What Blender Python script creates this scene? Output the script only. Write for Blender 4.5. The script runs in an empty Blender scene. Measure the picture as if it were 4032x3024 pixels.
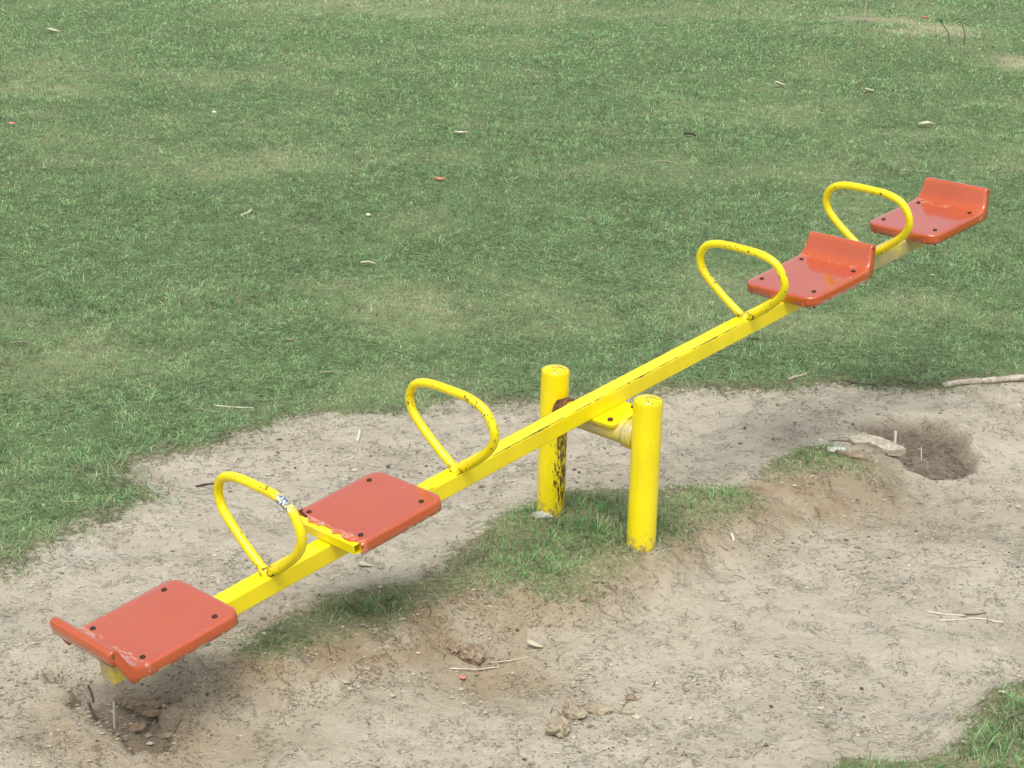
import bpy, math, random
import numpy as np
from mathutils import Vector, Matrix

S = bpy.context.scene
C = S.collection
rad = math.radians

# ------------------------------------------------------------------ camera
CAM_H, FPX, PITCH, ROLL = 2.45, 7461.07, rad(18.0549), rad(1.5304)
cF = np.array([0, math.cos(PITCH), -math.sin(PITCH)])
_U = np.array([0, math.sin(PITCH), math.cos(PITCH)]); _R = np.array([1.0, 0, 0])
cR = math.cos(ROLL) * _R + math.sin(ROLL) * _U
cU = -math.sin(ROLL) * _R + math.cos(ROLL) * _U
cam = bpy.data.cameras.new('camera'); cam_o = bpy.data.objects.new('camera', cam); C.objects.link(cam_o)
cam.sensor_width = 36; cam.lens = 36 * FPX / 4032; cam.clip_end = 2000; cam.clip_start = 0.05
cam_o.matrix_world = Matrix(((cR[0], cU[0], -cF[0], 0), (cR[1], cU[1], -cF[1], 0), (cR[2], cU[2], -cF[2], CAM_H), (0, 0, 0, 1)))
S.camera = cam_o

# ------------------------------------------------------------------ sky and sun (bright overcast)
SUN_EL, SUN_AZ = rad(62), rad(188)      # azimuth from +Y clockwise
w = bpy.data.worlds.new('World'); S.world = w; w.use_nodes = True
nt = w.node_tree; nt.nodes.clear()
sky = nt.nodes.new('ShaderNodeTexSky'); sky.sky_type = 'NISHITA'; sky.sun_disc = False
sky.sun_elevation = SUN_EL; sky.sun_rotation = SUN_AZ; sky.dust_density = 4; sky.air_density = 1.0
hs = nt.nodes.new('ShaderNodeHueSaturation'); hs.inputs['Saturation'].default_value = 0.36
bg = nt.nodes.new('ShaderNodeBackground'); bg.inputs['Strength'].default_value = 0.15
wo = nt.nodes.new('ShaderNodeOutputWorld')
nt.links.new(sky.outputs[0], hs.inputs['Color']); nt.links.new(hs.outputs[0], bg.inputs['Color']); nt.links.new(bg.outputs[0], wo.inputs[0])
sl = bpy.data.lights.new('sun', 'SUN'); sl.energy = 1.2; sl.angle = rad(28); sl.color = (1, 0.96, 0.9)
so = bpy.data.objects.new('sun', sl); C.objects.link(so)
sd_ = Vector((math.sin(SUN_AZ) * math.cos(SUN_EL), math.cos(SUN_AZ) * math.cos(SUN_EL), math.sin(SUN_EL)))
so.rotation_euler = sd_.to_track_quat('Z', 'Y').to_euler(); so.location = (0, 0, 20)
S.view_settings.view_transform = 'Standard'; S.view_settings.look = 'None'
S.view_settings.exposure = 0.40; S.view_settings.gamma = 1

# ------------------------------------------------------------------ numeric helpers
K = 4032 / 2212
def at(x, y, z=0.0):
    """ground point seen at photo position x, y (on a 2212 px wide print)"""
    d = cF + cR * (x * K - 2016) / FPX + cU * (1512 - y * K) / FPX
    t = (z - CAM_H) / d[2]
    return np.array([d[0] * t, d[1] * t, z])

def _hash(ix, iy, seed):
    n = (ix.astype(np.int64) * 374761393 + iy.astype(np.int64) * 668265263 + seed * 1442695041) & 0xffffffff
    n = ((n ^ (n >> 13)) * 1274126177) & 0xffffffff
    n = n ^ (n >> 16)
    return (n & 0xffff) / 65535.0
def vnoise(x, y, seed=0):
    ix, iy = np.floor(x), np.floor(y); fx, fy = x - ix, y - iy
    fx = fx * fx * (3 - 2 * fx); fy = fy * fy * (3 - 2 * fy)
    a, b, c, d = _hash(ix, iy, seed), _hash(ix + 1, iy, seed), _hash(ix, iy + 1, seed), _hash(ix + 1, iy + 1, seed)
    return (a + (b - a) * fx) * (1 - fy) + (c + (d - c) * fx) * fy
def fbm(x, y, sc, seed=0, oct=4):
    v = np.zeros_like(x, dtype=float); amp = 0.5; tot = 0
    for o in range(oct):
        v += amp * vnoise(x * sc + 13.7 * o, y * sc - 7.3 * o, seed + o); tot += amp; sc *= 2.03; amp *= 0.55
    return v / tot
def sstep(a, b, x):
    t = np.clip((x - a) / (b - a), 0, 1); return t * t * (3 - 2 * t)
def sdist(x, y, poly):
    """signed distance to a closed outline, positive inside"""
    d = np.full(x.shape, 1e9); inside = np.zeros(x.shape, bool)
    n = len(poly)
    for i in range(n):
        ax, ay = poly[i]; bx, by = poly[(i + 1) % n]
        ex, ey = bx - ax, by - ay
        t = np.clip(((x - ax) * ex + (y - ay) * ey) / (ex * ex + ey * ey + 1e-12), 0, 1)
        d = np.minimum(d, np.hypot(x - ax - t * ex, y - ay - t * ey))
        if ey != 0:
            c = ((ay > y) != (by > y)) & (x < (bx - ax) * (y - ay) / ey + ax)
            inside ^= c
    return np.where(inside, d, -d)
def outline(pts, extra_first=(), extra_last=(), z=0.0):
    return list(extra_first) + [tuple(at(*p, z)[:2]) for p in pts] + list(extra_last)

# ------------------------------------------------------------------ the ground: outlines in metres on the ground
DIRT = outline([(-20, 1242), (60, 1218), (170, 1150), (250, 1108), (325, 1082), (300, 1055), (245, 1030), (290, 990), (400, 968), (500, 950),
                (600, 915), (650, 898), (770, 886), (900, 880), (1000, 868), (1060, 876), (1165, 866), (1230, 852), (1300, 848),
                (1420, 850), (1480, 838), (1600, 842), (1700, 846), (1800, 828), (1900, 836), (2000, 830), (2060, 836), (2130, 824), (2212, 816)],
               extra_first=[(-3.5, 2.6), (-3.2, 4.6)], extra_last=[(3.6, 7.0), (4.4, 6.0), (4.0, 4.4), (2.6, 2.0)])
ISLE = outline([(560, 1392), (600, 1345), (700, 1308), (850, 1284), (950, 1252), (975, 1210), (1050, 1165), (1120, 1110), (1220, 1068),
                (1330, 1062), (1430, 1072), (1500, 1055), (1600, 1055), (1612, 1078), (1530, 1112), (1490, 1150), (1430, 1190), (1350, 1205), (1290, 1240),
                (1200, 1272), (1090, 1268), (1000, 1255), (900, 1288), (830, 1325), (720, 1358), (620, 1392)])
ISLE2 = outline([(1640, 1016), (1700, 985), (1790, 966), (1850, 985), (1880, 1012), (1820, 1010), (1730, 1012), (1660, 1030)])
CORNER = outline([(2240, 1470), (2150, 1508), (2108, 1562), (2085, 1605), (2050, 1640), (2000, 1668), (1900, 1655), (1840, 1660), (1800, 1690)],
                 extra_last=[(0.9, 3.6), (2.2, 3.4), (2.6, 4.6)])
PIT = outline([(1820, 922), (1880, 912), (1950, 908), (2025, 914), (2085, 936), (2118, 965), (2120, 990), (2085, 1010), (2020, 1016), (1950, 1004), (1900, 970), (1840, 942)], z=-.05)
HOLE = outline([(112, 1486), (170, 1478), (240, 1490), (300, 1470), (400, 1468), (420, 1515), (365, 1545), (362, 1600), (300, 1612), (235, 1585), (190, 1552), (140, 1526)], z=-.08)
MOUND = at(1960, 110)[:2]
def blob(x, y, px, py, rx, ry):
    """soft oval centred on the ground point, radii in metres"""
    c = at(px, py); return np.exp(-(((x - c[0]) / rx) ** 2 + ((y - c[1]) / ry) ** 2))
RIDGE_A, RIDGE_B = at(500, 1420)[:2], at(1640, 1045)[:2]
_rd = (RIDGE_B - RIDGE_A) / np.linalg.norm(RIDGE_B - RIDGE_A); _rn = np.array([_rd[1], -_rd[0]])   # towards the camera
BARE = [(1850, 52, .40, .35, .9), (1950, 64, .50, .45, .9), (2050, 86, .45, .6, 1.0), (1960, 104, .45, .4, .75), (2200, 155, .45, .4, 1.0), (1120, 868, .25, .12, .6)]
DRY = [(70, 690, .75, .55), (110, 785, .5, .25), (300, 350, 1.1, .4), (750, 330, .9, .35), (880, 830, .5, .25), (1080, 690, .8, .35), (1180, 650, .5, .3),
       (620, 620, .8, .3), (1800, 640, .7, .35), (1370, 380, .8, .4), (1320, 20, 3, 1.2), (900, 20, 3, 1.0), (480, 180, 1.2, .4), (1950, 330, 1.2, .5),
       (700, 480, .8, .35), (1000, 720, .7, .3), (1780, 740, .5, .25), (100, 200, 1.2, .5), (2100, 680, .6, .3), (1900, 60, .9, .7), (2040, 90, .8, .8), (1960, 120, .9, .5), (2040, 100, .6, .6), (1950, 75, .7, .7), (2190, 160, .6, .6), (1500, 600, .5, .25)]
LUSH = [(120, 640, .4, .3), (250, 560, .9, .4), (820, 300, 1.0, .5), (900, 540, 1.0, .4), (1800, 420, .9, .5), (800, 830, .5, .2), (1450, 760, .9, .25),
        (300, 940, .4, .3), (1330, 130, 1.5, .8), (1600, 330, .8, .5), (2050, 620, 1, .4), (200, 1130, .3, .25), (1900, 780, 1, .3), (540, 900, .4, .2), (1480, 60, 1, .8)]

def fields(x, y):
    jig = (fbm(x, y, 5, 3) - .5) * .22 + (fbm(x, y, 22, 9, 3) - .5) * .09
    sdd = sdist(x, y, DIRT) + jig
    sdi = np.maximum(np.maximum(sdist(x, y, ISLE), sdist(x, y, ISLE2)), sdist(x, y, CORNER)) + jig * .75
    dirt = sstep(-.03, .05, sdd) * (1 - sstep(-.04, .05, sdi))
    near = (x - RIDGE_A[0]) * _rn[0] + (y - RIDGE_A[1]) * _rn[1]
    ins = sstep(-.06, .22, sdd)
    z = (fbm(x, y, .9, 21, 3) - .5) * .05 * (1 - ins)
    low = -.022 - .075 * sstep(-.02, .30, near)
    z = z + ins * low * (1 - sstep(-.22, .04, sdi))
    z = z + sstep(-.05, .15, sdi) * .012
    # rougher worn ground
    d2 = sstep(0, .12, sdd)
    z = z + d2 * ((fbm(x, y, 3.0, 31, 3) - .5) * .045 + (fbm(x, y, 14, 33, 3) - .5) * .014 + (fbm(x, y, 50, 37, 3) - .5) * .010 * sstep(.35, .65, fbm(x, y, 4, 39, 2)))
    pj = (fbm(x, y, 14, 41, 3) - .5) * .06
    sp = sdist(x, y, PIT) + pj * .3 + (fbm(x, y, 6, 43, 2) - .5) * .015; sh = sdist(x, y, HOLE) + pj * 2.0
    z = z - .066 * sstep(-.012, .06, sp) * (.85 + .3 * fbm(x, y, 9, 45, 3)) - .055 * sstep(-.015, .06, sh) * (0.6 + .8 * fbm(x, y, 11, 47, 2))
    z = z - .035 * blob(x, y, 2030, 1060, .30, .26) - .02 * blob(x, y, 1730, 925, .3, .25) - .03 * blob(x, y, 1090, 1400, .16, .16) - .03 * blob(x, y, 270, 1530, .34, .22)
    z = z + .02 * blob(x, y, 1890, 972, .10, .12)
    z = z + .048 * np.exp(-(((x - .437) / .16) ** 2 + ((y - 5.70) / .14) ** 2))
    r = np.hypot(x - MOUND[0], y - MOUND[1]); z = z + .14 * np.exp(-(r / 1.9) ** 2)
    soft = sstep(-.10, .12, sdd) * (1 - sstep(-.16, .08, sdi))
    return dict(z=z, dirt=dirt, soft=soft, sdd=sdd, sdi=sdi, pit=sp, hole=sh, near=near)
def gz(x, y):
    return float(fields(np.array([float(x)]), np.array([float(y)]))['z'][0])
def on(px, py):
    """point of the real, uneven ground seen at that place"""
    z = 0
    for _ in range(5):
        p = at(px, py, z); z = .5 * z + .5 * gz(p[0], p[1]) if _ else gz(p[0], p[1])
    p = at(px, py, z); p[2] = gz(p[0], p[1]); return p

# ------------------------------------------------------------------ materials
def mat(name):
    m = bpy.data.materials.new(name); m.use_nodes = True; t = m.node_tree; t.nodes.clear()
    o = t.nodes.new('ShaderNodeOutputMaterial'); b = t.nodes.new('ShaderNodeBsdfPrincipled'); t.links.new(b.outputs[0], o.inputs[0])
    return m, t, b
class N:
    """small wrapper for wiring nodes"""
    def __init__(s, t): s.t = t
    def new(s, ty, **kw):
        n = s.t.nodes.new(ty)
        for k, v in kw.items(): setattr(n, k, v)
        return n
    def l(s, a, b): s.t.links.new(a, b)
    def noise(s, co, scale, detail=3, rough=.5, dist=0):
        n = s.new('ShaderNodeTexNoise'); n.inputs['Scale'].default_value = scale; n.inputs['Detail'].default_value = detail
        n.inputs['Roughness'].default_value = rough; n.inputs['Distortion'].default_value = dist
        if co is not None: s.l(co, n.inputs['Vector'])
        return n.outputs[0]
    def ramp(s, x, a, b, va=0., vb=1.):
        n = s.new('ShaderNodeMapRange', interpolation_type='SMOOTHSTEP'); s.l(x, n.inputs[0])
        for i, v in zip((1, 2, 3, 4), (a, b, va, vb)): n.inputs[i].default_value = v
        return n.outputs[0]
    def math(s, op, a, b=None, c=None):
        n = s.new('ShaderNodeMath', operation=op)
        for i, v in enumerate((a, b, c)):
            if v is None: continue
            if isinstance(v, (int, float)): n.inputs[i].default_value = v
            else: s.l(v, n.inputs[i])
        return n.outputs[0]
    def mix(s, f, a, b):
        n = s.new('ShaderNodeMix', data_type='RGBA')
        for i, v in ((0, f), (6, a), (7, b)):
            if isinstance(v, (int, float)): n.inputs[i].default_value = v
            elif isinstance(v, tuple): n.inputs[i].default_value = (*v, 1)
            else: s.l(v, n.inputs[i])
        return n.outputs[2]
    def attr(s, name):
        n = s.new('ShaderNodeAttribute', attribute_name=name); return n
    def obj(s):
        return s.new('ShaderNodeTexCoord').outputs['Object']
    def scale(s, co, v):
        n = s.new('ShaderNodeMapping'); n.inputs['Scale'].default_value = v; s.l(co, n.inputs[0]); return n.outputs[0]
    def sep(s, co):
        n = s.new('ShaderNodeSeparateXYZ'); s.l(co, n.inputs[0]); return n.outputs
    def bump(s, h, st, d, b):
        n = s.new('ShaderNodeBump'); n.inputs['Strength'].default_value = st; n.inputs['Distance'].default_value = d
        s.l(h, n.inputs['Height']); s.l(n.outputs[0], b.inputs['Normal'])

def yellow_paint(name, chips=.62, edge=False, dirty=0., rust_side=False, foot=False, scuff=None, cap=False, weld=False):
    TOPZ = .0913
    m, t, b = mat(name); n = N(t); co = n.obj()
    base = n.mix(n.ramp(n.noise(co, 7, 3), .35, .7), (.92, .77, .003), (.84, .68, .003))
    # fine chips that come in clusters
    big = n.noise(co, 9, 2); fine = n.noise(n.scale(co, (1, 1.4, .8)), 95, 4, .6, .6)
    thr = n.math('ADD', fine, n.math('MULTIPLY', n.math('SUBTRACT', big, .5), .55))
    chip = n.ramp(thr, chips, chips + .025)
    if edge:      # worn seam along the upper edges of the beam
        x, y, z = n.sep(co)
        d = n.math('ABSOLUTE', n.math('SUBTRACT', n.math('ABSOLUTE', y), .0285))
        wob = n.math('MULTIPLY', n.noise(n.scale(co, (1, .2, .2)), 26, 4), .004)
        line = n.math('MULTIPLY', n.ramp(n.math('SUBTRACT', d, wob), -.0010, .0002, 1, 0), n.ramp(n.noise(n.scale(co, (1, .1, .1)), 7, 3), .40, .50))
        line = n.math('MULTIPLY', line, n.ramp(z, .088, .098))
        chip = n.math('MAXIMUM', chip, line)
    dark = n.mix(n.ramp(n.noise(co, 60, 2), .4, .6), (.035, .020, .014), (.10, .045, .02))
    if weld:
        x, y, z = n.sep(co)
        wm = n.math('MULTIPLY', n.ramp(z, TOPZ + .010, TOPZ + .032, 1, 0), n.ramp(n.noise(co, 80, 4, .7), .50, .56))
        chip = n.math('MAXIMUM', chip, wm)
    col = n.mix(chip, base, dark)
    if rust_side:
        x, y, z = n.sep(co)
        r = n.math('ADD', n.noise(n.scale(co, (1.5, 1.5, .5)), 62, 7, .8), n.math('MULTIPLY', n.math('ADD', n.math('MULTIPLY', x, .7), n.math('MULTIPLY', y, -.5)), 5.0))
        r = n.math('ADD', r, n.math('MULTIPLY', n.ramp(z, .30, .38), -.5))
        r = n.math('ADD', r, n.math('MULTIPLY', n.ramp(z, .02, .16), .05))
        rr = n.ramp(r, .71, .75)
        col = n.mix(rr, col, n.mix(n.noise(co, 70, 3), (.05, .022, .016), (.22, .10, .03)))
    if foot:
        x, y, z = n.sep(co)
        f = n.math('SUBTRACT', n.noise(co, 42, 5, .7), n.math('MULTIPLY', z, 2.6))
        col = n.mix(n.ramp(f, .30, .50, 0, .75), col, (.42, .30, .11))
        f2 = n.math('SUBTRACT', n.noise(n.scale(co, (1, 1, .5)), 75, 5, .7), n.math('MULTIPLY', z, 1.6))
        col = n.mix(n.ramp(f2, .47, .53, 0, .6), col, (.14, .09, .04))
    if edge:      # the outer ends are weathered to a greyish yellow
        x, y, z = n.sep(co)
        e = n.math('MAXIMUM', n.ramp(n.math('ADD', x, n.math('MULTIPLY', n.noise(co, 9, 3), .16)), 1.02, 1.16), n.ramp(n.math('ADD', x, n.math('MULTIPLY', n.noise(co, 20, 3), .06)), -1.93, -1.89, 1, 0))
        e = n.math('MULTIPLY', e, n.ramp(n.noise(n.scale(co, (.5, 1, 1)), 16, 4, .6), .30, .55, .35, .92))
        col = n.mix(e, col, (.44, .37, .20))
    if scuff:
        d = n.new('ShaderNodeVectorMath', operation='DISTANCE'); n.l(co, d.inputs[0]); d.inputs[1].default_value = scuff
        sc = n.math('MULTIPLY', n.ramp(d.outputs['Value'], .02, .045, 1, 0), n.ramp(n.noise(n.scale(co, (1, .5, 1)), 70, 3), .38, .46))
        col = n.mix(sc, col, n.mix(n.ramp(n.noise(co, 110, 2), .45, .5), (.72, .74, .72), (.12, .15, .24)))
    if cap:
        x, y, z = n.sep(co)
        cp = n.math('MULTIPLY', n.ramp(n.noise(n.scale(co, (1, 1, .6)), 55, 5, .65, 1.5), .545, .575), n.ramp(z, PH - .014, PH - .002))
        cp = n.math('MULTIPLY', cp, n.ramp(n.noise(co, 22, 2), .42, .52))
        stv = n.math('MULTIPLY', n.ramp(n.noise(n.scale(co, (1, 1, .10)), 85, 4, .6, .3), .66, .69), n.ramp(n.noise(n.scale(co, (1, 1, .5)), 14, 2), .52, .60))
        col = n.mix(n.math('MAXIMUM', cp, stv), col, (.06, .035, .02))
    if dirty:
        g = n.ramp(n.noise(co, 5, 4, .6), .40, .62, 0, dirty)
        col = n.mix(g, col, (.50, .42, .24))
    n.l(col, b.inputs['Base Color'])
    n.l(n.ramp(chip, 0, 1, .32, .8), b.inputs['Roughness'])
    h = n.math('SUBTRACT', n.math('MULTIPLY', n.noise(co, 30, 3), .3), chip)
    n.bump(h, .35, .0015, b)
    b.inputs['Coat Weight'].default_value = .3; b.inputs['Coat Roughness'].default_value = .25
    return m
PR, PH = .0481, .5315
MY = dict(beam=yellow_paint('yellow_beam_paint', .80, edge=True), handle=yellow_paint('yellow_handle_paint', .645, weld=True), scuffed=yellow_paint('scuffed_yellow_handle_paint', .645, weld=True, scuff=(-1.45, -.135, .362)),
          post=yellow_paint('yellow_post_paint', .73, foot=True, cap=True), rusty=yellow_paint('rusty_yellow_post_paint', .745, rust_side=True, foot=True, cap=True),
          plate=yellow_paint('yellow_plate_paint', .75), tube=yellow_paint('dirty_yellow_tube_paint', .70, dirty=.8), far=yellow_paint('weathered_yellow_paint', .80, dirty=.9))

def red_plastic():
    m, t, b = mat('red_fibreglass'); n = N(t); oc = n.obj()
    oi = n.new('ShaderNodeObjectInfo'); ad = n.new('ShaderNodeVectorMath', operation='ADD'); sc_ = n.new('ShaderNodeVectorMath', operation='SCALE')
    n.l(oi.outputs['Location'], sc_.inputs[0]); sc_.inputs['Scale'].default_value = 3.7; n.l(oc, ad.inputs[0]); n.l(sc_.outputs[0], ad.inputs[1]); co = ad.outputs[0]
    ox, oy, oz = n.sep(oc)
    at_ = n.attr('edge').outputs['Fac']
    base = n.mix(n.ramp(n.noise(co, 6, 4), .3, .7), (.47, .074, .010), (.53, .090, .014))
    sc = n.noise(n.scale(co, (1, 1, 1)), 55, 5, .65, .4)
    sky_sheen = n.math('MULTIPLY', n.math('MULTIPLY', n.ramp(oz, -.006, -.001), n.ramp(ox, .11, .145, 1, 0)), n.ramp(n.noise(co, 5, 3), .2, .7, .3, .6))  # pinkish sky reflection painted into the colour of the flat seat top
    base = n.mix(sky_sheen, base, (.47, .095, .062))
    wear = n.ramp(n.math('ADD', sc, n.math('MULTIPLY', at_, .17)), .775, .80)
    fadeedge = n.ramp(n.math('MULTIPLY', at_, n.noise(co, 30, 3)), .30, .62, 0, .5)
    col = n.mix(fadeedge, base, (.78, .22, .10))
    col = n.mix(wear, col, (.60, .38, .27))
    # pale scratches that run across the seat by the fold, and sparse ones on the flat
    fold = n.math('MULTIPLY', n.ramp(n.math('ABSOLUTE', n.math('SUBTRACT', ox, .140)), .008, .020, 1, 0), n.ramp(n.noise(co, 11, 2), .50, .58))
    f1 = n.math('MULTIPLY', fold, n.ramp(n.noise(n.scale(co, (2.6, .5, 1)), 75, 4, .7), .50, .57))
    s2 = n.math('MULTIPLY', n.ramp(n.noise(n.scale(co, (.25, 3.2, 1)), 42, 4, .6, .8), .67, .70), n.ramp(n.noise(co, 7, 2), .48, .62))
    col = n.mix(n.math('MULTIPLY', n.math('MAXIMUM', f1, n.math('MULTIPLY', s2, .45)), .55), col, (.72, .52, .40))
    # chipped lower rim
    rim = n.math('MULTIPLY', n.ramp(oz, -.034, -.028, 1, 0), n.ramp(n.noise(co, 38, 4, .7), .52, .58))
    col = n.mix(rim, col, (.60, .50, .36))
    # settled dust on the flat
    dust = n.ramp(n.noise(co, 9, 5, .65), .55, .80, 0, .12)
    col = n.mix(dust, col, (.62, .34, .26))
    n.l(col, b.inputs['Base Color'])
    n.l(n.ramp(n.noise(co, 14, 4), .3, .8, .10, .30), b.inputs['Roughness'])
    b.inputs['IOR'].default_value = 1.55
    b.inputs['Coat Weight'].default_value = 1.0; b.inputs['Coat Roughness'].default_value = .07; b.inputs['Coat IOR'].default_value = 1.55
    n.bump(n.noise(co, 18, 3), .25, .002, b)
    return m
M_RED = red_plastic()
def plain(name, cols, rough=.8, scale=20, bump=.3, bd=.002, metal=0):
    m, t, b = mat(name); n = N(t); co = n.obj()
    c = n.mix(n.ramp(n.noise(co, scale, 4, .6), .35, .65), cols[0], cols[1])
    n.l(c, b.inputs['Base Color']); b.inputs['Roughness'].default_value = rough; b.inputs['Metallic'].default_value = metal
    if bump: n.bump(n.noise(co, scale * 3, 4), bump, bd, b)
    return m
M_BOLT = plain('dark_bolt_steel', ((.035, .03, .03), (.09, .06, .045)), .5, 200, .2, .0005, .6)
M_RUST = plain('rusted_steel', ((.045, .022, .016), (.20, .085, .03)), .85, 90)
M_CLOD = plain('dry_clay', ((.30, .25, .17), (.44, .38, .27)), .95, 45, .9, .006)
M_CLOD2 = plain('brown_clay', ((.22, .165, .11), (.38, .30, .20)), .95, 45, .9, .006)
M_SLAB = plain('pale_crust', ((.36, .32, .24), (.56, .52, .42)), .95, 45, .9, .006)
M_STONE = plain('pale_concrete', ((.42, .41, .36), (.60, .59, .53)), .9, 40, .8, .004)
M_STICK = plain('bleached_wood', ((.50, .45, .34), (.66, .61, .48)), .8, 40)
M_STICKD = plain('dark_twig_bark', ((.07, .055, .04), (.16, .12, .085)), .85, 60)
M_STICKB = plain('weathered_bark', ((.34, .30, .23), (.55, .50, .40)), .85, 50)
M_LEAFP = plain('pale_dry_leaf', ((.44, .43, .29), (.58, .56, .40)), .7, 60)
M_LEAFG = plain('grey_dry_leaf', ((.40, .38, .30), (.54, .51, .41)), .7, 60)
M_LEAFO = plain('orange_dry_leaf', ((.50, .17, .06), (.62, .30, .16)), .7, 60)
M_LEAFD = plain('dark_rotten_leaf', ((.035, .035, .03), (.08, .07, .05)), .7, 60)
M_LEAFB = plain('brown_dry_leaf', ((.26, .19, .12), (.42, .32, .21)), .75, 60)
M_PINK = plain('pink_scrap', ((.70, .20, .16), (.80, .32, .26)), .6, 40, .1)
M_WHITE = plain('white_scrap', ((.58, .56, .46), (.70, .68, .57)), .6, 40, .1)
M_STEM = plain('seedling_stem', ((.12, .11, .07), (.22, .20, .13)), .8, 60)
M_GREENLEAF = plain('green_leaf', ((.05, .10, .03), (.09, .16, .05)), .5, 40)

def ground_mat():
    m, t, b = mat('ground_soil_and_thatch'); n = N(t); co = n.obj()
    A = lambda k: n.attr(k).outputs['Fac']
    # dry clay
    c = n.mix(n.ramp(n.noise(co, 1.6, 4), .35, .65), (.405, .368, .280), (.455, .414, .318))
    c = n.mix(n.ramp(n.noise(co, 7, 5, .65), .38, .68), c, (.49, .45, .355))
    c = n.mix(n.ramp(n.noise(co, 3.1, 4, .6), .55, .75, 0, .55), c, (.42, .385, .335))
    c = n.mix(n.math('MULTIPLY', A('warm'), n.ramp(n.noise(co, 9, 4), .2, .6, .35, 1)), c, (.30, .235, .145))
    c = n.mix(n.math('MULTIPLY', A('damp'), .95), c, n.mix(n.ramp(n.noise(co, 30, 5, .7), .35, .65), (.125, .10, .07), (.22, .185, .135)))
    # dark specks and pale grit
    sp = n.ramp(n.math('ADD', n.noise(n.scale(co, (1, 1.2, 1)), 85, 3, .6, .8), n.math('MULTIPLY', n.math('SUBTRACT', n.noise(co, 4, 3), .5), .28)), .65, .72)
    c = n.mix(n.math('MULTIPLY', sp, .5), c, (.17, .14, .10))
    for scl, wd_, g0, seed_ in ((20, .010, .50, 0), (44, .016, .52, 3)):      # fine creases and flaked edges
        cr = n.ramp(n.math('ABSOLUTE', n.math('SUBTRACT', n.noise(n.scale(co, (1, 1.25, 1)), scl, 5, .62, .5), .5)), wd_ * .35, wd_, 1, 0)
        cr = n.math('MULTIPLY', cr, n.ramp(n.noise(n.scale(co, (1.1, .9, 1)), 6.5 + seed_, 4, .7), g0, g0 + .10))
        c = n.mix(n.math('MULTIPLY', cr, .48), c, (.16, .13, .09)); creases = cr if seed_ == 0 else n.math('MAXIMUM', creases, cr)
    gr = n.ramp(n.noise(co, 120, 3, .6), .66, .72, 0, .4)
    c = n.mix(gr, c, (.60, .57, .47))
    # thatch under the grass
    g = n.mix(n.ramp(n.noise(co, 40, 4, .7), .35, .65), (.052, .090, .038), (.20, .275, .122))
    g = n.mix(n.ramp(n.noise(n.scale(co, (1, .7, 1)), 110, 3, .7), .50, .62, 0, .55), g, (.035, .055, .025))
    g = n.mix(n.math('MULTIPLY', A('dry'), .8), g, (.30, .32, .17))
    g = n.mix(n.ramp(n.noise(co, 2.0, 5), .4, .7, 0, .5), g, (.15, .225, .095))
    g = n.mix(A('bare'), g, n.mix(n.noise(co, 25, 4), (.36, .32, .20), (.48, .44, .30)))
    rc = n.mix(n.ramp(n.noise(co, 60, 4, .75), .38, .62), (.105, .095, .055), (.34, .285, .185))
    g = n.mix(A('ridge'), g, rc)
    d = n.ramp(n.math('ADD', A('dirt'), n.math('MULTIPLY', n.math('SUBTRACT', n.noise(co, 38, 5, .75), .5), 1.9)), .38, .62)
    n.l(n.mix(d, g, c), b.inputs['Base Color'])
    b.inputs['Roughness'].default_value = .95; b.inputs['Specular IOR Level'].default_value = .15
    h = n.math('ADD', n.math('MULTIPLY', n.noise(co, 38, 5, .7, .4), .9), n.math('MULTIPLY', n.noise(co, 130, 3, .6), .35))
    h = n.math('SUBTRACT', h, n.math('MULTIPLY', sp, .5)); h = n.math('SUBTRACT', h, n.math('MULTIPLY', n.math('MULTIPLY', creases, d), .6))
    n.bump(h, .9, .012, b)
    return m
def blade_mat(name, rough=.55):
    m, t, b = mat(name); n = N(t)
    c = n.attr('tint').outputs['Color']; n.l(c, b.inputs['Base Color'])
    b.inputs['Roughness'].default_value = rough; b.inputs['Specular IOR Level'].default_value = .35
    tr = n.new('ShaderNodeBsdfTranslucent'); n.l(c, tr.inputs[0]); mx = n.new('ShaderNodeMixShader'); mx.inputs[0].default_value = .3
    o = [q for q in t.nodes if q.type == 'OUTPUT_MATERIAL'][0]
    n.l(b.outputs[0], mx.inputs[1]); n.l(tr.outputs[0], mx.inputs[2]); n.l(mx.outputs[0], o.inputs[0])
    return m
M_BLADE = blade_mat('grass_blade')

# ------------------------------------------------------------------ object helpers
def tag(o, label=None, cat=None, group=None, kind=None):
    for k, v in (('label', label), ('category', cat), ('group', group), ('kind', kind)):
        if v: o[k] = v
    return o
def fast_mesh(name, V, Q=None, T=None, tint=None, smooth=False):
    """V (n,3); Q (m,4) and/or T (k,3) faces"""
    me = bpy.data.meshes.new(name)
    Q = np.zeros((0, 4), int) if Q is None else Q; T = np.zeros((0, 3), int) if T is None else T
    me.vertices.add(len(V)); me.vertices.foreach_set('co', np.ascontiguousarray(V, dtype=np.float32).ravel())
    loops = np.concatenate([Q.ravel(), T.ravel()]).astype(np.int32)
    me.loops.add(len(loops)); me.loops.foreach_set('vertex_index', loops)
    me.polygons.add(len(Q) + len(T))
    st = np.concatenate([np.arange(len(Q)) * 4, len(Q) * 4 + np.arange(len(T)) * 3]).astype(np.int32)
    me.polygons.foreach_set('loop_start', st)
    me.polygons.foreach_set('use_smooth', np.full(len(Q) + len(T), smooth))
    me.update(calc_edges=True)
    if tint is not None:
        a = me.attributes.new('tint', 'FLOAT_COLOR', 'POINT')
        a.data.foreach_set('color', np.concatenate([tint, np.ones((len(tint), 1))], 1).astype(np.float32).ravel())
    return me
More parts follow.
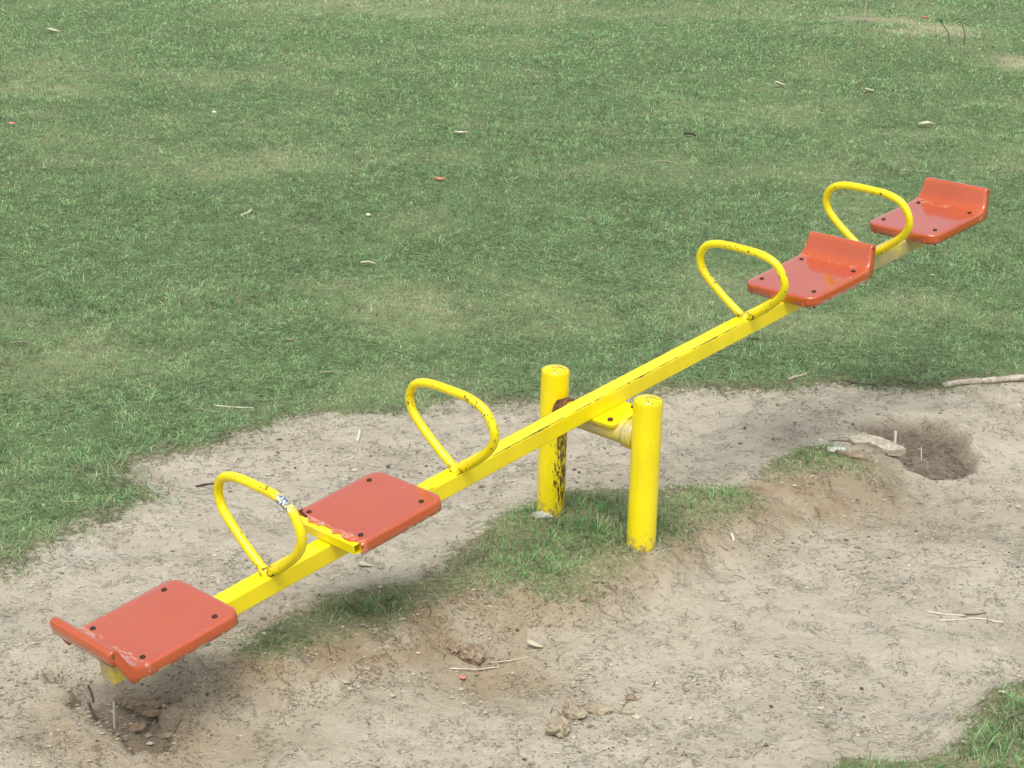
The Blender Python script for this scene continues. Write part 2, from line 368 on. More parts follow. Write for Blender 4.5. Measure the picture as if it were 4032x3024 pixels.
def link(name, me, m, parent=None, mtx=None):
    o = bpy.data.objects.new(name, me); C.objects.link(o)
    if m is not None: me.materials.append(m)
    if mtx is not None: o.matrix_world = mtx
    if parent is not None:
        o.parent = parent; o.matrix_parent_inverse = Matrix()
        o.matrix_local = parent_inv(parent) @ (mtx if mtx is not None else Matrix())
    return o
_world = {}
def parent_inv(p): return _world[p.name].inverted()
def reg(o, mtx): _world[o.name] = mtx.copy()
def grid_faces(nr, nc, close_c=False):
    r = np.arange(nr - 1)[:, None]; c = np.arange(nc if close_c else nc - 1)[None, :]; c1 = (c + 1) % nc
    return np.stack([r * nc + c, r * nc + c1, (r + 1) * nc + c1, (r + 1) * nc + c], -1).reshape(-1, 4)
def tube_arrays(P, R, n=16, cap=True):
    P = np.array(P, float); R = np.full(len(P), R, float) if np.isscalar(R) else np.array(R, float)
    T = np.gradient(P, axis=0); T /= np.linalg.norm(T, axis=1)[:, None]
    up = np.array([0, 0, 1.0]) if abs(T[0][2]) < .9 else np.array([1.0, 0, 0])
    a = np.cross(T[0], up); a /= np.linalg.norm(a); V = []
    for i in range(len(P)):
        a = a - T[i] * (a @ T[i]); a /= np.linalg.norm(a); b = np.cross(T[i], a)
        th = np.arange(n) * 2 * math.pi / n
        V.append(P[i] + R[i] * (np.cos(th)[:, None] * a + np.sin(th)[:, None] * b))
    V = np.concatenate(V); Q = grid_faces(len(P), n, True); T3 = np.zeros((0, 3), int)
    if cap:
        k = len(V); V = np.concatenate([V, P[:1], P[-1:]]); i = np.arange(n); j = (i + 1) % n
        T3 = np.concatenate([np.stack([j, i, np.full(n, k)], 1), np.stack([i + k - n, j + k - n, np.full(n, k + 1)], 1)])
    return V, Q, T3
def tube(name, P, R, n=16, cap=True):
    V, Q, T3 = tube_arrays(P, R, n, cap); me = fast_mesh(name, V, Q, T3, smooth=True); return me
def smooth_path(P, n=6):
    P = [np.array(p, float) for p in P]; P = [2 * P[0] - P[1]] + P + [2 * P[-1] - P[-2]]; out = []
    for i in range(1, len(P) - 2):
        for k in range(n):
            t = k / n; a, b, c, d = P[i - 1], P[i], P[i + 1], P[i + 2]
            out.append(.5 * ((2 * b) + (c - a) * t + (2 * a - 5 * b + 4 * c - d) * t * t + (3 * b - a - 3 * c + d) * t ** 3))
    out.append(P[-2]); return np.array(out)
def modbevel(o, wd, seg=2, ang=30):
    md = o.modifiers.new('bevel', 'BEVEL'); md.width = wd; md.segments = seg; md.limit_method = 'ANGLE'; md.angle_limit = rad(ang)
    return o
def merge(parts):
    V = []; Q = []; T = []; k = 0
    for v, q, t in parts:
        V.append(v); Q.append(q + k); T.append(t + k); k += len(v)
    return np.concatenate(V), np.concatenate(Q), np.concatenate(T)
def box_arrays(x0, x1, y0, y1, z0, z1):
    V = np.array([(x, y, z) for z in (z0, z1) for y in (y0, y1) for x in (x0, x1)], float)
    Q = np.array([(0, 2, 3, 1), (4, 5, 7, 6), (0, 1, 5, 4), (2, 6, 7, 3), (0, 4, 6, 2), (1, 3, 7, 5)])
    return V, Q, np.zeros((0, 3), int)

# ------------------------------------------------------------------ ground sheet
def axis(lo, hi, step, far_lo, far_hi, g):
    c = list(np.arange(lo, hi + 1e-6, step)); s = step; v = c[-1]
    while v < far_hi: s *= g; v += s; c.append(v)
    s = step; v = lo; pre = []
    while v > far_lo: s *= 1.12; v -= s; pre.append(v)
    return np.array(pre[::-1] + c)
gx = axis(-2.3, 2.5, .011, -400, 400, 1.10); gy = axis(4.0, 8.1, .011, -60, 500, 1.035)
X, Y = np.meshgrid(gx, gy); fx = fields(X, Y)
V = np.stack([X, Y, fx['z']], -1).reshape(-1, 3)
me = fast_mesh('ground', V, grid_faces(len(gy), len(gx)), smooth=True)
def warm_f(x, y, f):
    band = sstep(-.10, .06, f['near']) * (1 - sstep(.20, .55, f['near'])) * sstep(-.9, -.1, f['sdi'] * 3)
    return np.clip(band * .85 + .8 * blob(x, y, 300, 1530, .4, .25) + .7 * blob(x, y, 1090, 1400, .2, .2) + .6 * blob(x, y, 720, 1350, .5, .2)
                   + .7 * blob(x, y, 1750, 1060, .4, .12), 0, 1) * f['dirt']
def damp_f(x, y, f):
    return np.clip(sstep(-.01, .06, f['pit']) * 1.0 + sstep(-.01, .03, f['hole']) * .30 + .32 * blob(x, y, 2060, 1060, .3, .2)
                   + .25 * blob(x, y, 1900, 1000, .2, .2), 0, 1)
def dry_f(x, y):
    v = sum(blob(x, y, *d) for d in DRY) - .9 * sum(blob(x, y, *d) for d in LUSH)
    return np.clip(v * .36 + (fbm(x, y, 2.0, 71, 5) - .5) * 1.7 + (fbm(x, y, .5, 75, 3) - .5) * .8 + .13, 0, 1)
def bare_f(x, y):
    v = sum(b[4] * blob(x, y, *b[:4]) for b in BARE)
    return .8 * sstep(.42, 1.05, v + (fbm(x, y, 2.5, 81, 4) - .5) * .9 + (fbm(x, y, 11, 85, 3) - .5) * 1.1)
for k, v in (('dirt', fx['soft']), ('warm', warm_f(X, Y, fx)), ('damp', damp_f(X, Y, fx)), ('dry', np.maximum(dry_f(X, Y), .9 * sstep(-.2, .05, fx['sdi']) * (.5 + fbm(X, Y, 9, 97, 3)))) , ('bare', bare_f(X, Y)), ('ridge', .5 * sstep(-.22, .02, fx['sdi']) + .7 * sstep(-.16, .0, fx['sdd']) * (1 - sstep(-.22, .02, fx['sdi'])))):
    a = me.attributes.new(k, 'FLOAT', 'POINT'); a.data.foreach_set('value', v.astype(np.float32).ravel())
tag(link('ground', me, ground_mat()), kind='structure')

# ------------------------------------------------------------------ grass
rng = np.random.default_rng(7)
def blades(name, x, y, f, length, width, col, lean, label):
    n = len(x); z = f['z'] - .002
    az = rng.uniform(0, 2 * math.pi, n); lean = np.clip(lean, .1, 1.5)
    d = np.stack([np.cos(az) * np.sin(lean), np.sin(az) * np.sin(lean), np.cos(lean)], 1)
    sa = az + math.pi / 2 + rng.normal(0, .5, n); sv = np.stack([np.cos(sa), np.sin(sa), np.zeros(n)], 1) * width[:, None] * .5
    p0 = np.stack([x, y, z], 1); droop = np.array([0, 0, 1.0]) * (length * rng.uniform(.05, .4, n))[:, None]
    p1 = p0 + d * (length * .55)[:, None]; p2 = p0 + d * length[:, None] - droop * .7
    p2[:, 2] = np.maximum(p2[:, 2], z + .003)
    V = np.stack([p0 - sv, p0 + sv, p1 + sv * .85, p1 - sv * .85, p2], 1).reshape(-1, 3)
    i = np.arange(n) * 5
    Q = np.stack([i, i + 1, i + 2, i + 3], 1); T = np.stack([i + 3, i + 2, i + 4], 1)
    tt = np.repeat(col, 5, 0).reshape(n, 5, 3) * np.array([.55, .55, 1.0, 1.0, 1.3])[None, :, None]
    me = fast_mesh(name, V, Q, T, tint=tt.reshape(-1, 3))
    return tag(link(name, me, M_BLADE), label, 'grass', kind='stuff')
def sample(x0, x1, y0, y1, dens):
    n = int((x1 - x0) * (y1 - y0) * dens); return rng.uniform(x0, x1, n), rng.uniform(y0, y1, n)
G1, G2, G3 = np.array([.170, .330, .138]), np.array([.345, .525, .240]), np.array([.56, .60, .36])
GS = np.array([.44, .36, .24])
def grass_col(x, y, dry, thatch=0):
    n = len(x); u = rng.uniform(0, 1, n)[:, None]; c = G1 * (1 - u) + G2 * u
    c = c * (1 + (fbm(x, y, 1.7, 91, 3) - .5)[:, None] * .35) * (1 + .30 * sstep(9, 20, y))[:, None]  # far blades lighter: haze and grazing light put into the colour
    isd = rng.uniform(0, 1, n) < (.07 + .48 * dry * sstep(.25, .6, fbm(x, y, 9, 95, 3)) * 1.3); c[isd] = (c[isd] * .25 + G3 * .75) * rng.uniform(.7, 1.15, (isd.sum(), 1))
    th = rng.uniform(0, 1, n) < thatch; c[th] = GS * rng.uniform(.6, 1.25, (th.sum(), 1))
    dk = rng.uniform(0, 1, n) < .14; c[dk] *= .45
    c = c * (.66 + .75 * sstep(.3, .72, fbm(x, y, 19, 93, 2)))[:, None]
    return c
PX, PY = [], []; LEN, WID = [], []
for y0, y1, hw, dens, ws in ((4.0, 6.2, 2.6, 13000, 1.0), (6.2, 8.5, 3.2, 12000, 1.0), (8.5, 11, 3.9, 8000, 1.25), (11, 15, 5.2, 4600, 1.6), (15, 20, 6.6, 2400, 2.2), (20, 30, 9.5, 900, 3.2)):
    x, y = sample(-hw, hw, y0, y1, dens); keep = np.ones(len(x), bool)
    PX.append(x); PY.append(y); LEN.append(rng.gamma(9, 1 / 9, len(x)) * .021 * (1 + .22 * (ws - 1))); WID.append(rng.uniform(.0014, .0030, len(x)) * ws)
x, y, ln, wd = map(np.concatenate, (PX, PY, LEN, WID))
f = fields(x, y)
bare = bare_f(x, y); dry = dry_f(x, y)
onl = (1 - sstep(-.06, .14, f['sdd']))
patch = fbm(x, y, 16, 101, 3)
dens = onl * (1 - .93 * bare) * np.clip(1.1 - .55 * dry * sstep(.45, .6, patch), 0, 1)
stray = (f['sdd'] > .02) & (f['sdd'] < .28) & (rng.uniform(0, 1, len(x)) < .02 * sstep(.45, .65, fbm(x, y, 6, 103, 3)))
k = (rng.uniform(0, 1, len(x)) < dens) | (stray & (f['sdi'] < -.05))
k &= f['sdi'] < .3
x, y, ln, wd, dry = x[k], y[k], ln[k], wd[k], dry[k]; f = {q: v[k] for q, v in f.items()}
edge = np.exp(-(f['sdd'] / .12) ** 2)
ln = ln * (1 + .9 * edge) * (1 + .5 * sstep(.5, .7, fbm(x, y, 2.2, 107, 2)))
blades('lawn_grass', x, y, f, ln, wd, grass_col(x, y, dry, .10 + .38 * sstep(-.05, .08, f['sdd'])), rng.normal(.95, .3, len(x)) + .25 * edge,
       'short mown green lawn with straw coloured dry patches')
# taller tufts on the ridge between the posts and in the near corner
x, y = sample(-1.7, 2.6, 3.9, 7.2, 19000); f = fields(x, y)
p = sstep(-.11, .08, f['sdi']) * np.clip(.55 + 2.2 * (fbm(x, y, 7, 111, 3) - .42), .35, 1)
k = rng.uniform(0, 1, len(x)) < p * .8; x, y = x[k], y[k]; f = {q: v[k] for q, v in f.items()}
ed = 1 - sstep(-.06, .10, f['sdi']); tall = fbm(x, y, 4, 113, 3)
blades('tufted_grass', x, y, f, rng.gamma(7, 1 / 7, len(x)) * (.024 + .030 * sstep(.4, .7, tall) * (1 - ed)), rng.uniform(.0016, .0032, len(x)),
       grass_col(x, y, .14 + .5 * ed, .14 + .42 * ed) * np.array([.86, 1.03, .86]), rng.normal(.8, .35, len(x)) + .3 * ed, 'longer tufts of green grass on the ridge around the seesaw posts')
# long loose runners
def runners(name, n, region, lo, hi, cols, label, cat, r=(.0007, .0016)):
    parts = []; tints = []
    for _ in range(n):
        for _t in range(40):
            x0, y0 = region()
            if x0 is not None: break
        a = rng.uniform(0, 2 * math.pi); L = rng.uniform(lo, hi); m = 7; P = []
        px, py = x0, y0
        for i in range(m): P.append((px, py)); a += rng.normal(0, .13); px += math.cos(a) * L / m; py += math.sin(a) * L / m
        P = np.array(P); z = fields(P[:, 0], P[:, 1])['z'] + .004 + rng.uniform(0, .012) * np.sin(np.linspace(0, math.pi, m))
        rr = rng.uniform(*r) * (1 + .09 * max(0, y0 - 7)); v, q, t = tube_arrays(np.c_[P, z], rr * np.linspace(1.1, .5, m), 4, False)
        parts.append((v, q, t)); c = cols[rng.integers(len(cols))] * rng.uniform(.8, 1.15); tints.append(np.repeat(c[None], len(v), 0))
    V, Q, T = merge(parts); me = fast_mesh(name, V, Q, T, tint=np.concatenate(tints), smooth=True)
    return tag(link(name, me, M_BLADE), label, cat, kind='stuff')
def r_lawn():
    y0 = 6 + 13 * rng.uniform() ** 1.5; x0 = rng.uniform(-.30 * y0, .30 * y0)
    return (x0, y0) if fields(np.array([x0]), np.array([y0]))['sdd'][0] < -.12 else (None, None)
def r_dirt():
    y0 = rng.uniform(4.2, 7.9); x0 = rng.uniform(-.3 * y0, .33 * y0)
    return (x0, y0) if fields(np.array([x0]), np.array([y0]))['dirt'][0] > .5 else (None, None)
runners('straw_on_lawn', 420, r_lawn, .05, .20, [np.array([.45, .47, .28]), np.array([.36, .44, .24]), np.array([.55, .53, .36])], 'pale dry stems lying scattered over the lawn', 'dry stems')
runners('straw_on_soil', 800, r_dirt, .010, .06, [np.array([.58, .53, .40]), np.array([.46, .40, .28]), np.array([.16, .125, .085]), np.array([.26, .21, .15])], 'thin dry straws and rootlets scattered over the bare soil', 'straw', (.0007, .0015))

# ------------------------------------------------------------------ crumbs of soil
def crumbs():
    n = 90000; x = rng.uniform(-2.2, 2.6, n); y = rng.uniform(4.1, 8.1, n); f = fields(x, y)
    cl = fbm(x, y, 3.2, 131, 3) * .6 + fbm(x, y, 13, 133, 3) * .4
    p = .62 * f['dirt'] * (.05 + .95 * sstep(.47, .64, cl)) + .9 * sstep(-.03, .02, f['hole']) * f['dirt'] + .8 * blobm(x, y)
    k = rng.uniform(0, 1, n) < p; x, y, z = x[k], y[k], f['z'][k]; n = len(x)
    ico = np.array([(0, 0, 1), (.9, 0, .25), (.28, .85, .3), (-.72, .53, .2), (-.72, -.53, .3), (.28, -.85, .2), (.5, .4, -.6), (-.5, .3, -.6), (0, -.6, -.6)])
    F = np.array([(0, 1, 2), (0, 2, 3), (0, 3, 4), (0, 4, 5), (0, 5, 1), (1, 6, 2), (2, 6, 7), (2, 7, 3), (3, 7, 4), (4, 7, 8), (4, 8, 5), (5, 8, 1), (1, 8, 6)])
    s = rng.gamma(1.6, 1, n) * .0012 + .0012; s = np.minimum(s, .010)
    P = ico[None] * rng.uniform(.65, 1.3, (n, 9, 1)) * (s[:, None] * rng.uniform(.6, 1.9, (n, 3)))[:, None, :]
    P[:, :, 2] *= .5; a = rng.uniform(0, 6.283, n)[:, None]
    xx = P[:, :, 0] * np.cos(a) - P[:, :, 1] * np.sin(a); yy = P[:, :, 0] * np.sin(a) + P[:, :, 1] * np.cos(a)
    V = np.stack([xx + x[:, None], yy + y[:, None], P[:, :, 2] + (z + s * .25)[:, None]], -1).reshape(-1, 3)
    T = (F[None] + (np.arange(n) * 9)[:, None, None]).reshape(-1, 3)
    base = np.array([.43, .39, .30]); c = base * rng.uniform(.5, 1.25, (n, 1)); dk = rng.uniform(0, 1, n) < .06; c[dk] = np.array([.13, .10, .07]) * rng.uniform(.6, 1.5, (dk.sum(), 1))
    me = fast_mesh('soil_crumbs', V, None, T, tint=np.repeat(c, 9, 0))
    m, t, b = mat('soil_crumb'); q = N(t); q.l(q.attr('tint').outputs['Color'], b.inputs['Base Color']); b.inputs['Roughness'].default_value = .95
    tag(link('soil_crumbs', me, m), 'fine crumbs and grit of dry soil strewn over the bare ground', 'soil crumbs', kind='stuff')
def blobm(x, y):
    return blob(x, y, 1370, 1510, .10, .06) + .7 * blob(x, y, 1270, 1570, .22, .12) + .6 * blob(x, y, 1050, 1420, .12, .08) + .7 * blob(x, y, 1900, 970, .15, .15)
crumbs()

# ------------------------------------------------------------------ seesaw
O = Vector((.3373, 5.9653, .4075)); YAW, TILT, TW = rad(45.3287), rad(9.3692), rad(.1567)
u = Vector((math.cos(YAW) * math.cos(TILT), math.sin(YAW) * math.cos(TILT), math.sin(TILT)))
v = Vector((math.sin(YAW), -math.cos(YAW), 0)); wv = v.cross(u)
if wv.z < 0: wv = -wv
v, wv = v * math.cos(TW) + wv * math.sin(TW), wv * math.cos(TW) - v * math.sin(TW)
# local frame: x along the beam (up), y towards far left so that it stays right-handed, z up out of the beam
BF = Matrix(((u.x, -v.x, wv.x, O.x), (u.y, -v.y, wv.y, O.y), (u.z, -v.z, wv.z, O.z), (0, 0, 0, 1)))
bw, bh, bc, BOW = .0631, .0579, .0727, .0064
TOP, BOT = bc + bh / 2, bc - bh / 2
bowz = lambda s: -BOW * s * s
PA, PB = Vector((.1433, 6.0548, 0)), Vector((.4371, 5.76, 0))
root = bpy.data.objects.new('seesaw', None); C.objects.link(root); root.location = ((PA + PB) / 2); reg(root, Matrix.Translation(root.location))
tag(root, 'yellow four-seat playground seesaw with red-orange seats, its near left end down over a hole', 'seesaw')
def part(name, me, m, mtx=BF, parent=root, label=None):
    o = link(name, me, m, parent, mtx); reg(o, mtx)
    if label: o['label'] = label
    return o
# beam: hollow box section following the slight sag of both arms
ss = np.linspace(-2.005, 2.05, 41); V = []
for s in ss:
    z = bowz(s)
    V += [(s, -bw / 2, BOT + z), (s, bw / 2, BOT + z), (s, bw / 2, TOP + z), (s, -bw / 2, TOP + z)]
q = grid_faces(41, 4, True); q = np.concatenate([q, [[0, 1, 2, 3][::-1], [160, 161, 162, 163]]])
modbevel(part('beam', fast_mesh('beam', np.array(V), q), MY['beam']), .005, 3)

# handles
HP = [(0, -.004), (-.044, .024), (-.105, .071), (-.156, .117), (-.184, .155), (-.188, .200), (-.160, .242), (-.112, .262), (-.05, .267),
      (.02, .266), (.088, .262), (.150, .240), (.180, .195), (.183, .155), (.160, .114), (.112, .070), (.053, .027), (0, -.004)]
for s, lean, k, wh, sh, lb in ((-1.4506, 2.0, 1.035, MY['scuffed'], 0, 'yellow loop handle with chipped paint and a scraped patch, nearest the low seat'), (-.7045, 1.5, 1.0, MY['handle'], 0, None),
                           (.7045, -1.5, .985, MY['handle'], -.004, None), (1.4506, -1.5, .985, MY['handle'], -.004, None)):
    P = smooth_path([(s + h * math.sin(rad(lean)), -a + sh, TOP + bowz(s) + h * k * math.cos(rad(lean))) for a, h in HP], 4)
    hv, hq, ht = tube_arrays(P, .0144, 18); zb = TOP + bowz(s)
    wv_, wq_, wt_ = tube_arrays([(s, sh, zb - .002), (s, sh, zb + .004), (s, sh, zb + .010), (s, sh, zb + .017)], [.026, .0235, .020, .013], 14)
    wv_ = wv_ + (np.random.default_rng(int(abs(s) * 99)).normal(0, .0009, wv_.shape))
    V_, Q_, T_ = merge([(hv, hq, ht), (wv_, wq_, wt_)]); part('handle', fast_mesh('handle', V_, Q_, T_, smooth=True), wh, label=lb)

# seats
def seat_mesh(lip=True, seed=0):
    """x: distance from the bolt centre, growing towards the outer end; z = 0 is the top of the flat"""
    W, r, D, x0 = .158, .045, .036, -.184
    st = []                                            # (x, z, half width, skirt depth, skirt direction)
    st.append((x0, -D, W - r, 0.0, (0, -1)))
    st.append((x0, -.012, W - r, .004, (0, -1)))
    for a in (0, 25, 50, 75):
        xx = x0 + .008 * (1 - math.cos(rad(a))); zz = -.008 + .008 * math.sin(rad(a))
        wd = W - r + math.sqrt(max(0, r * r - (r - (xx - x0)) ** 2)) * .9; st.append((xx, zz, wd, D + zz, (0, -1)))
    for dx in (.013, .020, .028, .036, .045, .08, .12, .16, .20, .24, .28, .305):
        wd = W if dx >= r else W - r + math.sqrt(r * r - (r - dx) ** 2); st.append((x0 + dx, 0, wd, D, (0, -1)))
    chk = []
    if lip:
        cx, R = .134, .050
        CH = [(.146, -D), (.163, -D), (.181, -D + .002), (.190, -D + .016), (.197, -D + .032), (.204, -D + .050), (.210, .030), (.215, .046)]
        WT = [W, W - .001, W - .003, W - .005, W - .007, W - .009, W - .012, W - .015]
        qk = 0
        def add(px, pz):
            nonlocal qk
            ex, ez = CH[qk]; qk += 1; k = math.hypot(ex - px, ez - pz); st.append((px, pz, WT[qk - 1], k, ((ex - px) / k, (ez - pz) / k)))
        for a in (10, 22, 34, 46, 58, 68): add(cx + R * math.sin(rad(a)), R * (1 - math.cos(rad(a))))
        ex, ez = cx + R * math.sin(rad(68)), R * (1 - math.cos(rad(68))); dx, dz = math.cos(rad(68)), math.sin(rad(68))
        add(ex + dx * .02, ez + dz * .02); add(ex + dx * .040, ez + dz * .040)
        tx, tz = ex + dx * .040, ez + dz * .040; rr = .0165
        c0x, c0z = tx + .93 * rr, tz - .37 * rr
        for a in (150, 110, 70, 35, 0):
            st.append((c0x + rr * math.cos(rad(a)), c0z + rr * math.sin(rad(a)), W - .016, .012, (-math.cos(rad(a)), -math.sin(rad(a)))))
        st.append((c0x + rr - .001, c0z - .012, W - .016, .014, (-1, 0)))
        st.append((c0x + rr - .003, c0z - .028, W - .016, .015, (-1, 0)))
    else:
        st += [(x0 + .322, 0, W, D, (0, -1)), (x0 + .338, 0, W, D, (0, -1))]
    nc = 27; rngs = random.Random(seed); V = []; E = []
    for i, (xx, zz, wd, k, dr) in enumerate(st):
        inner = np.linspace(-1, 1, nc - 10)
        row = []
        for sgn in (-1,):
            for fk, fo in ((1, 0), (.66, 0), (.33, 0), (.14, .06), (.04, .35)):
                row.append((sgn * (wd - fo * .010), k * fk, .2 if fk > .9 else 0))
        for tt in inner: row.append((tt * (wd - .008), 0, max(0, (abs(tt) - .93) * 12)))
        for sgn in (1,):
            for fk, fo in ((.04, .35), (.14, .06), (.33, 0), (.66, 0), (1, 0)):
                row.append((sgn * (wd - fo * .010), k * fk, .2 if fk > .9 else 0))
        for j, (a, dd, e) in enumerate(row):
            px = xx; jag = 0
            if not lip and i >= len(st) - 3:
                jag = (i - (len(st) - 3)) / 2 * rngs.uniform(-.012, .006)
                if a < -wd * .62: jag -= (i - (len(st) - 3)) * .013 * (1 if dd < .02 else .4)      # broken near corner
            if jag: e = 1.0
            V.append((px + dr[0] * dd + jag, a, zz + dr[1] * dd)); E.append(max(e, .6 if i in (5, 6) else 0))
    me = fast_mesh('seat', np.array(V), grid_faces(len(st), nc)[:, ::-1], smooth=True)
    at_ = me.attributes.new('edge', 'FLOAT', 'POINT'); at_.data.foreach_set('value', np.array(E, np.float32))
    return me
bolt_parts = None
def bolt_mesh():
    parts = []
    V, Q, T = tube_arrays([(0, 0, -.062), (0, 0, .0005)], .0042, 10); parts.append((V, Q, T))
    th = np.linspace(0, 2 * math.pi, 7)[:-1]
    V, Q, T = tube_arrays([(0, 0, 0.0005), (0, 0, .0015), (0, 0, .0035), (0, 0, .0045)], [.0082, .0082, .0074, .0035], 14); parts.append((V, Q, T))
    V, Q, T = tube_arrays([(0, 0, -.052), (0, 0, -.045)], .0085, 6); parts.append((V, Q, T))
    V, Q, T = merge(parts); return fast_mesh('bolt', V, Q, T, smooth=False)
BM = bolt_mesh(); BM.materials.append(M_BOLT)
SM = seat_mesh(True); SB = seat_mesh(False, 5)
def channel(L_, w_, h_):
    """hollow square bar along y, open ends"""
    t = .003; parts = []
    V = []
    for y in (-L_ / 2, L_ / 2):
        for k in (1, -1):
            a, b = (w_ / 2, h_ / 2) if k == 1 else (w_ / 2 - t, h_ / 2 - t)
            V += [(-a, y, -b), (a, y, -b), (a, y, b), (-a, y, b)]
    Q = []
    for i in range(4):
        j = (i + 1) % 4
        Q += [(i, j, 8 + j, 8 + i), (4 + j, 4 + i, 12 + i, 12 + j), (i, 4 + i, 4 + j, j), (8 + i, 8 + j, 12 + j, 12 + i)]
    return fast_mesh('cross_bar', np.array(V, float), np.array(Q))
SZ = .0375
for s0, sgn, lb, cb in ((-1.8376, -1, 'red-orange seat at the low end, its raised lip hollow beneath', MY['far']), (-1.0746, -1, 'red-orange seat with its outer lip broken off', MY['plate']),
                   (1.0746, 1, None, MY['far']), (1.8376, 1, 'red-orange seat at the high end with pale scratches', MY['far'])):
    # slope of the sagging arm at the seat
    ang = math.atan(-2 * BOW * s0)
    rot = Matrix.Rotation(-ang, 4, 'Y')
    F = BF @ Matrix.Translation((s0, 0, TOP + bowz(s0) + SZ)) @ rot @ (Matrix.Identity(4) if sgn > 0 else Matrix.Rotation(math.pi, 4, 'Z'))
    broken = s0 == -1.0746
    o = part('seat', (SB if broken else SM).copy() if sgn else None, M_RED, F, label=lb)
    md = o.modifiers.new('solid', 'SOLIDIFY'); md.thickness = .0035; md.offset = -1
    for a in (-.1188, .1188):
        c = part('cross_bar', channel(.285 if broken and a > 0 else .27, .028, .031), cb, F @ Matrix.Translation((a + (.035 if broken and a > 0 else 0), 0, -.0195)), parent=o)
        modbevel(c, .002, 1)
        for b in (-.1173, .1173):
            t = part('bolt', BM, None, F @ Matrix.Translation((a, b, .0)), parent=o)

# pivot: tube, end collars, clamp plates
dirP = (PB - PA).normalized(); zt = .398
def frame_at(p, xd):
    z = Vector((0, 0, 1)); y = z.cross(xd).normalized(); return Matrix(((xd.x, y.x, 0, p.x), (xd.y, y.y, 0, p.y), (0, 0, 1, p.z), (0, 0, 0, 1)))
mid = (PA + PB) / 2 + Vector((0, 0, zt)); MF = frame_at(mid, dirP); half = (PB - PA).length / 2
part('pivot_tube', tube('pivot_tube', [(-half + .05, 0, 0), (-.1, 0, 0), (.1, 0, 0), (half - .05, 0, 0)], .040, 32), MY['tube'], MF)
for sg in (-1, 1):
    e = half - .046
    part('pivot_collar', tube('pivot_collar', [(sg * (e - .030), 0, 0), (sg * (e - .028), 0, 0), (sg * (e - .012), 0, 0), (sg * (e - .004), 0, 0), (sg * (e + .006), 0, 0)],
                              [.043, .0475, .0475, .044, .050], 32), M_RUST if sg < 0 else MY['tube'], MF, label='rusted collar of the pivot at the far post' if sg < 0 else None)
def plate(z0, z1, x0, x1, hy, r=.02):
    P = []
    for cx, cy, a0 in ((x1 - r, hy - r, 0), (x0 + r, hy - r, 90), (x0 + r, -hy + r, 180), (x1 - r, -hy + r, 270)):
        for k in range(6): a = rad(a0 + 18 * k); P.append((cx + r * math.cos(a), cy + r * math.sin(a)))
    n = len(P); V = [(x, y, z0) for x, y in P] + [(x, y, z1) for x, y in P]
    Q = [(i, (i + 1) % n, n + (i + 1) % n, n + i) for i in range(n)]
    me = bpy.data.meshes.new('plate'); me.from_pydata(V, [], Q + [tuple(range(n))[::-1], tuple(range(n, 2 * n))]); return me
p1 = part('clamp_plate', plate(BOT - .0075, BOT - .0005, -.127, .035, .119), MY['plate']); modbevel(p1, .0015, 2)
p2 = part('clamp_plate', plate(BOT - .016, BOT - .009, -.124, .033, .116), MY['plate']); modbevel(p2, .0015, 2)
def hexbolt():
    V, Q, T = merge([tube_arrays([(0, 0, -.03), (0, 0, .006)], .005, 12), tube_arrays([(0, 0, 0), (0, 0, .0065)], .0098, 6)]); me = fast_mesh('clamp_bolt', V, Q, T); me.materials.append(M_RUST); return me
HB = hexbolt()
for a in (-.098, .017):
    for b in (-.085, .085): part('bolt', HB, None, BF @ Matrix.Translation((a - .002, b, BOT)), parent=p1)
# posts
for p, m, lb, zb in ((PA, MY['rusty'], 'far yellow post with rust running down one side', -.10), (PB, MY['post'], 'near yellow post with soil stains at its foot', -.12)):
    prof = [(PR, zb), (PR, .0), (PR, .25), (PR, PH - .012), (PR * .985, PH - .004), (PR * .9, PH + .003), (PR * .6, PH + .009), (PR * .25, PH + .011)]
    me = tube('post', [(0, 0, z) for r_, z in prof], [r_ for r_, z in prof], 48)
    lean = Matrix(((1, 0, .0035, 0), (0, 1, .0015, 0), (0, 0, 1, 0), (0, 0, 0, 1)))
    part('post', me, m, Matrix.Translation(p) @ lean, label=lb)

# ------------------------------------------------------------------ small things on the ground
def rock(name, px, py, size, m, label, cat, seed, flat=.6, sink=.25, group=None, rough=.35):
    r = np.random.default_rng(seed)
    import bmesh
    bm = bmesh.new(); bmesh.ops.create_icosphere(bm, subdivisions=4, radius=1)
    me = bpy.data.meshes.new(name); bm.to_mesh(me); bm.free()
    V = np.empty(len(me.vertices) * 3); me.vertices.foreach_get('co', V); V = V.reshape(-1, 3)
    d = 1 + rough * ((fbm(V[:, 0] + seed, V[:, 1] + V[:, 2] * .7, 1.6, seed, 4) - .5) * 1.3 + (fbm(V[:, 1] * 1.1 + 5, V[:, 2] - V[:, 0] * .6, 4.0, seed + 3, 3) - .5) * .8)
    V = V * d[:, None] * np.array([size[0], size[1], min(size) * flat])
    V = V * (1 + rough * .35 * (fbm(V[:, 0] / size[0] + V[:, 2] * 40, V[:, 1] / size[1] - V[:, 2] * 30, 5.5, seed + 7, 3) - .5)[:, None])
    me.vertices.foreach_set('co', V.ravel()); me.update()
    p = on(px, py); o = link(name, me, m); o.location = (p[0], p[1], p[2] + min(size) * flat * (1 - sink * 2)); o.rotation_euler = (0, 0, r.uniform(0, 6))
    o.rotation_euler = (0, 0, 0)
    return tag(o, label, cat, group)
G_CL = 'clods of dry clay on the bare soil'
rock('soil_clod', 1018, 1422, (.042, .034), M_CLOD2, 'brown clay clod with a straw at its foot, beside the curled leaf', 'clod', 11, .75, .2, G_CL, .7)
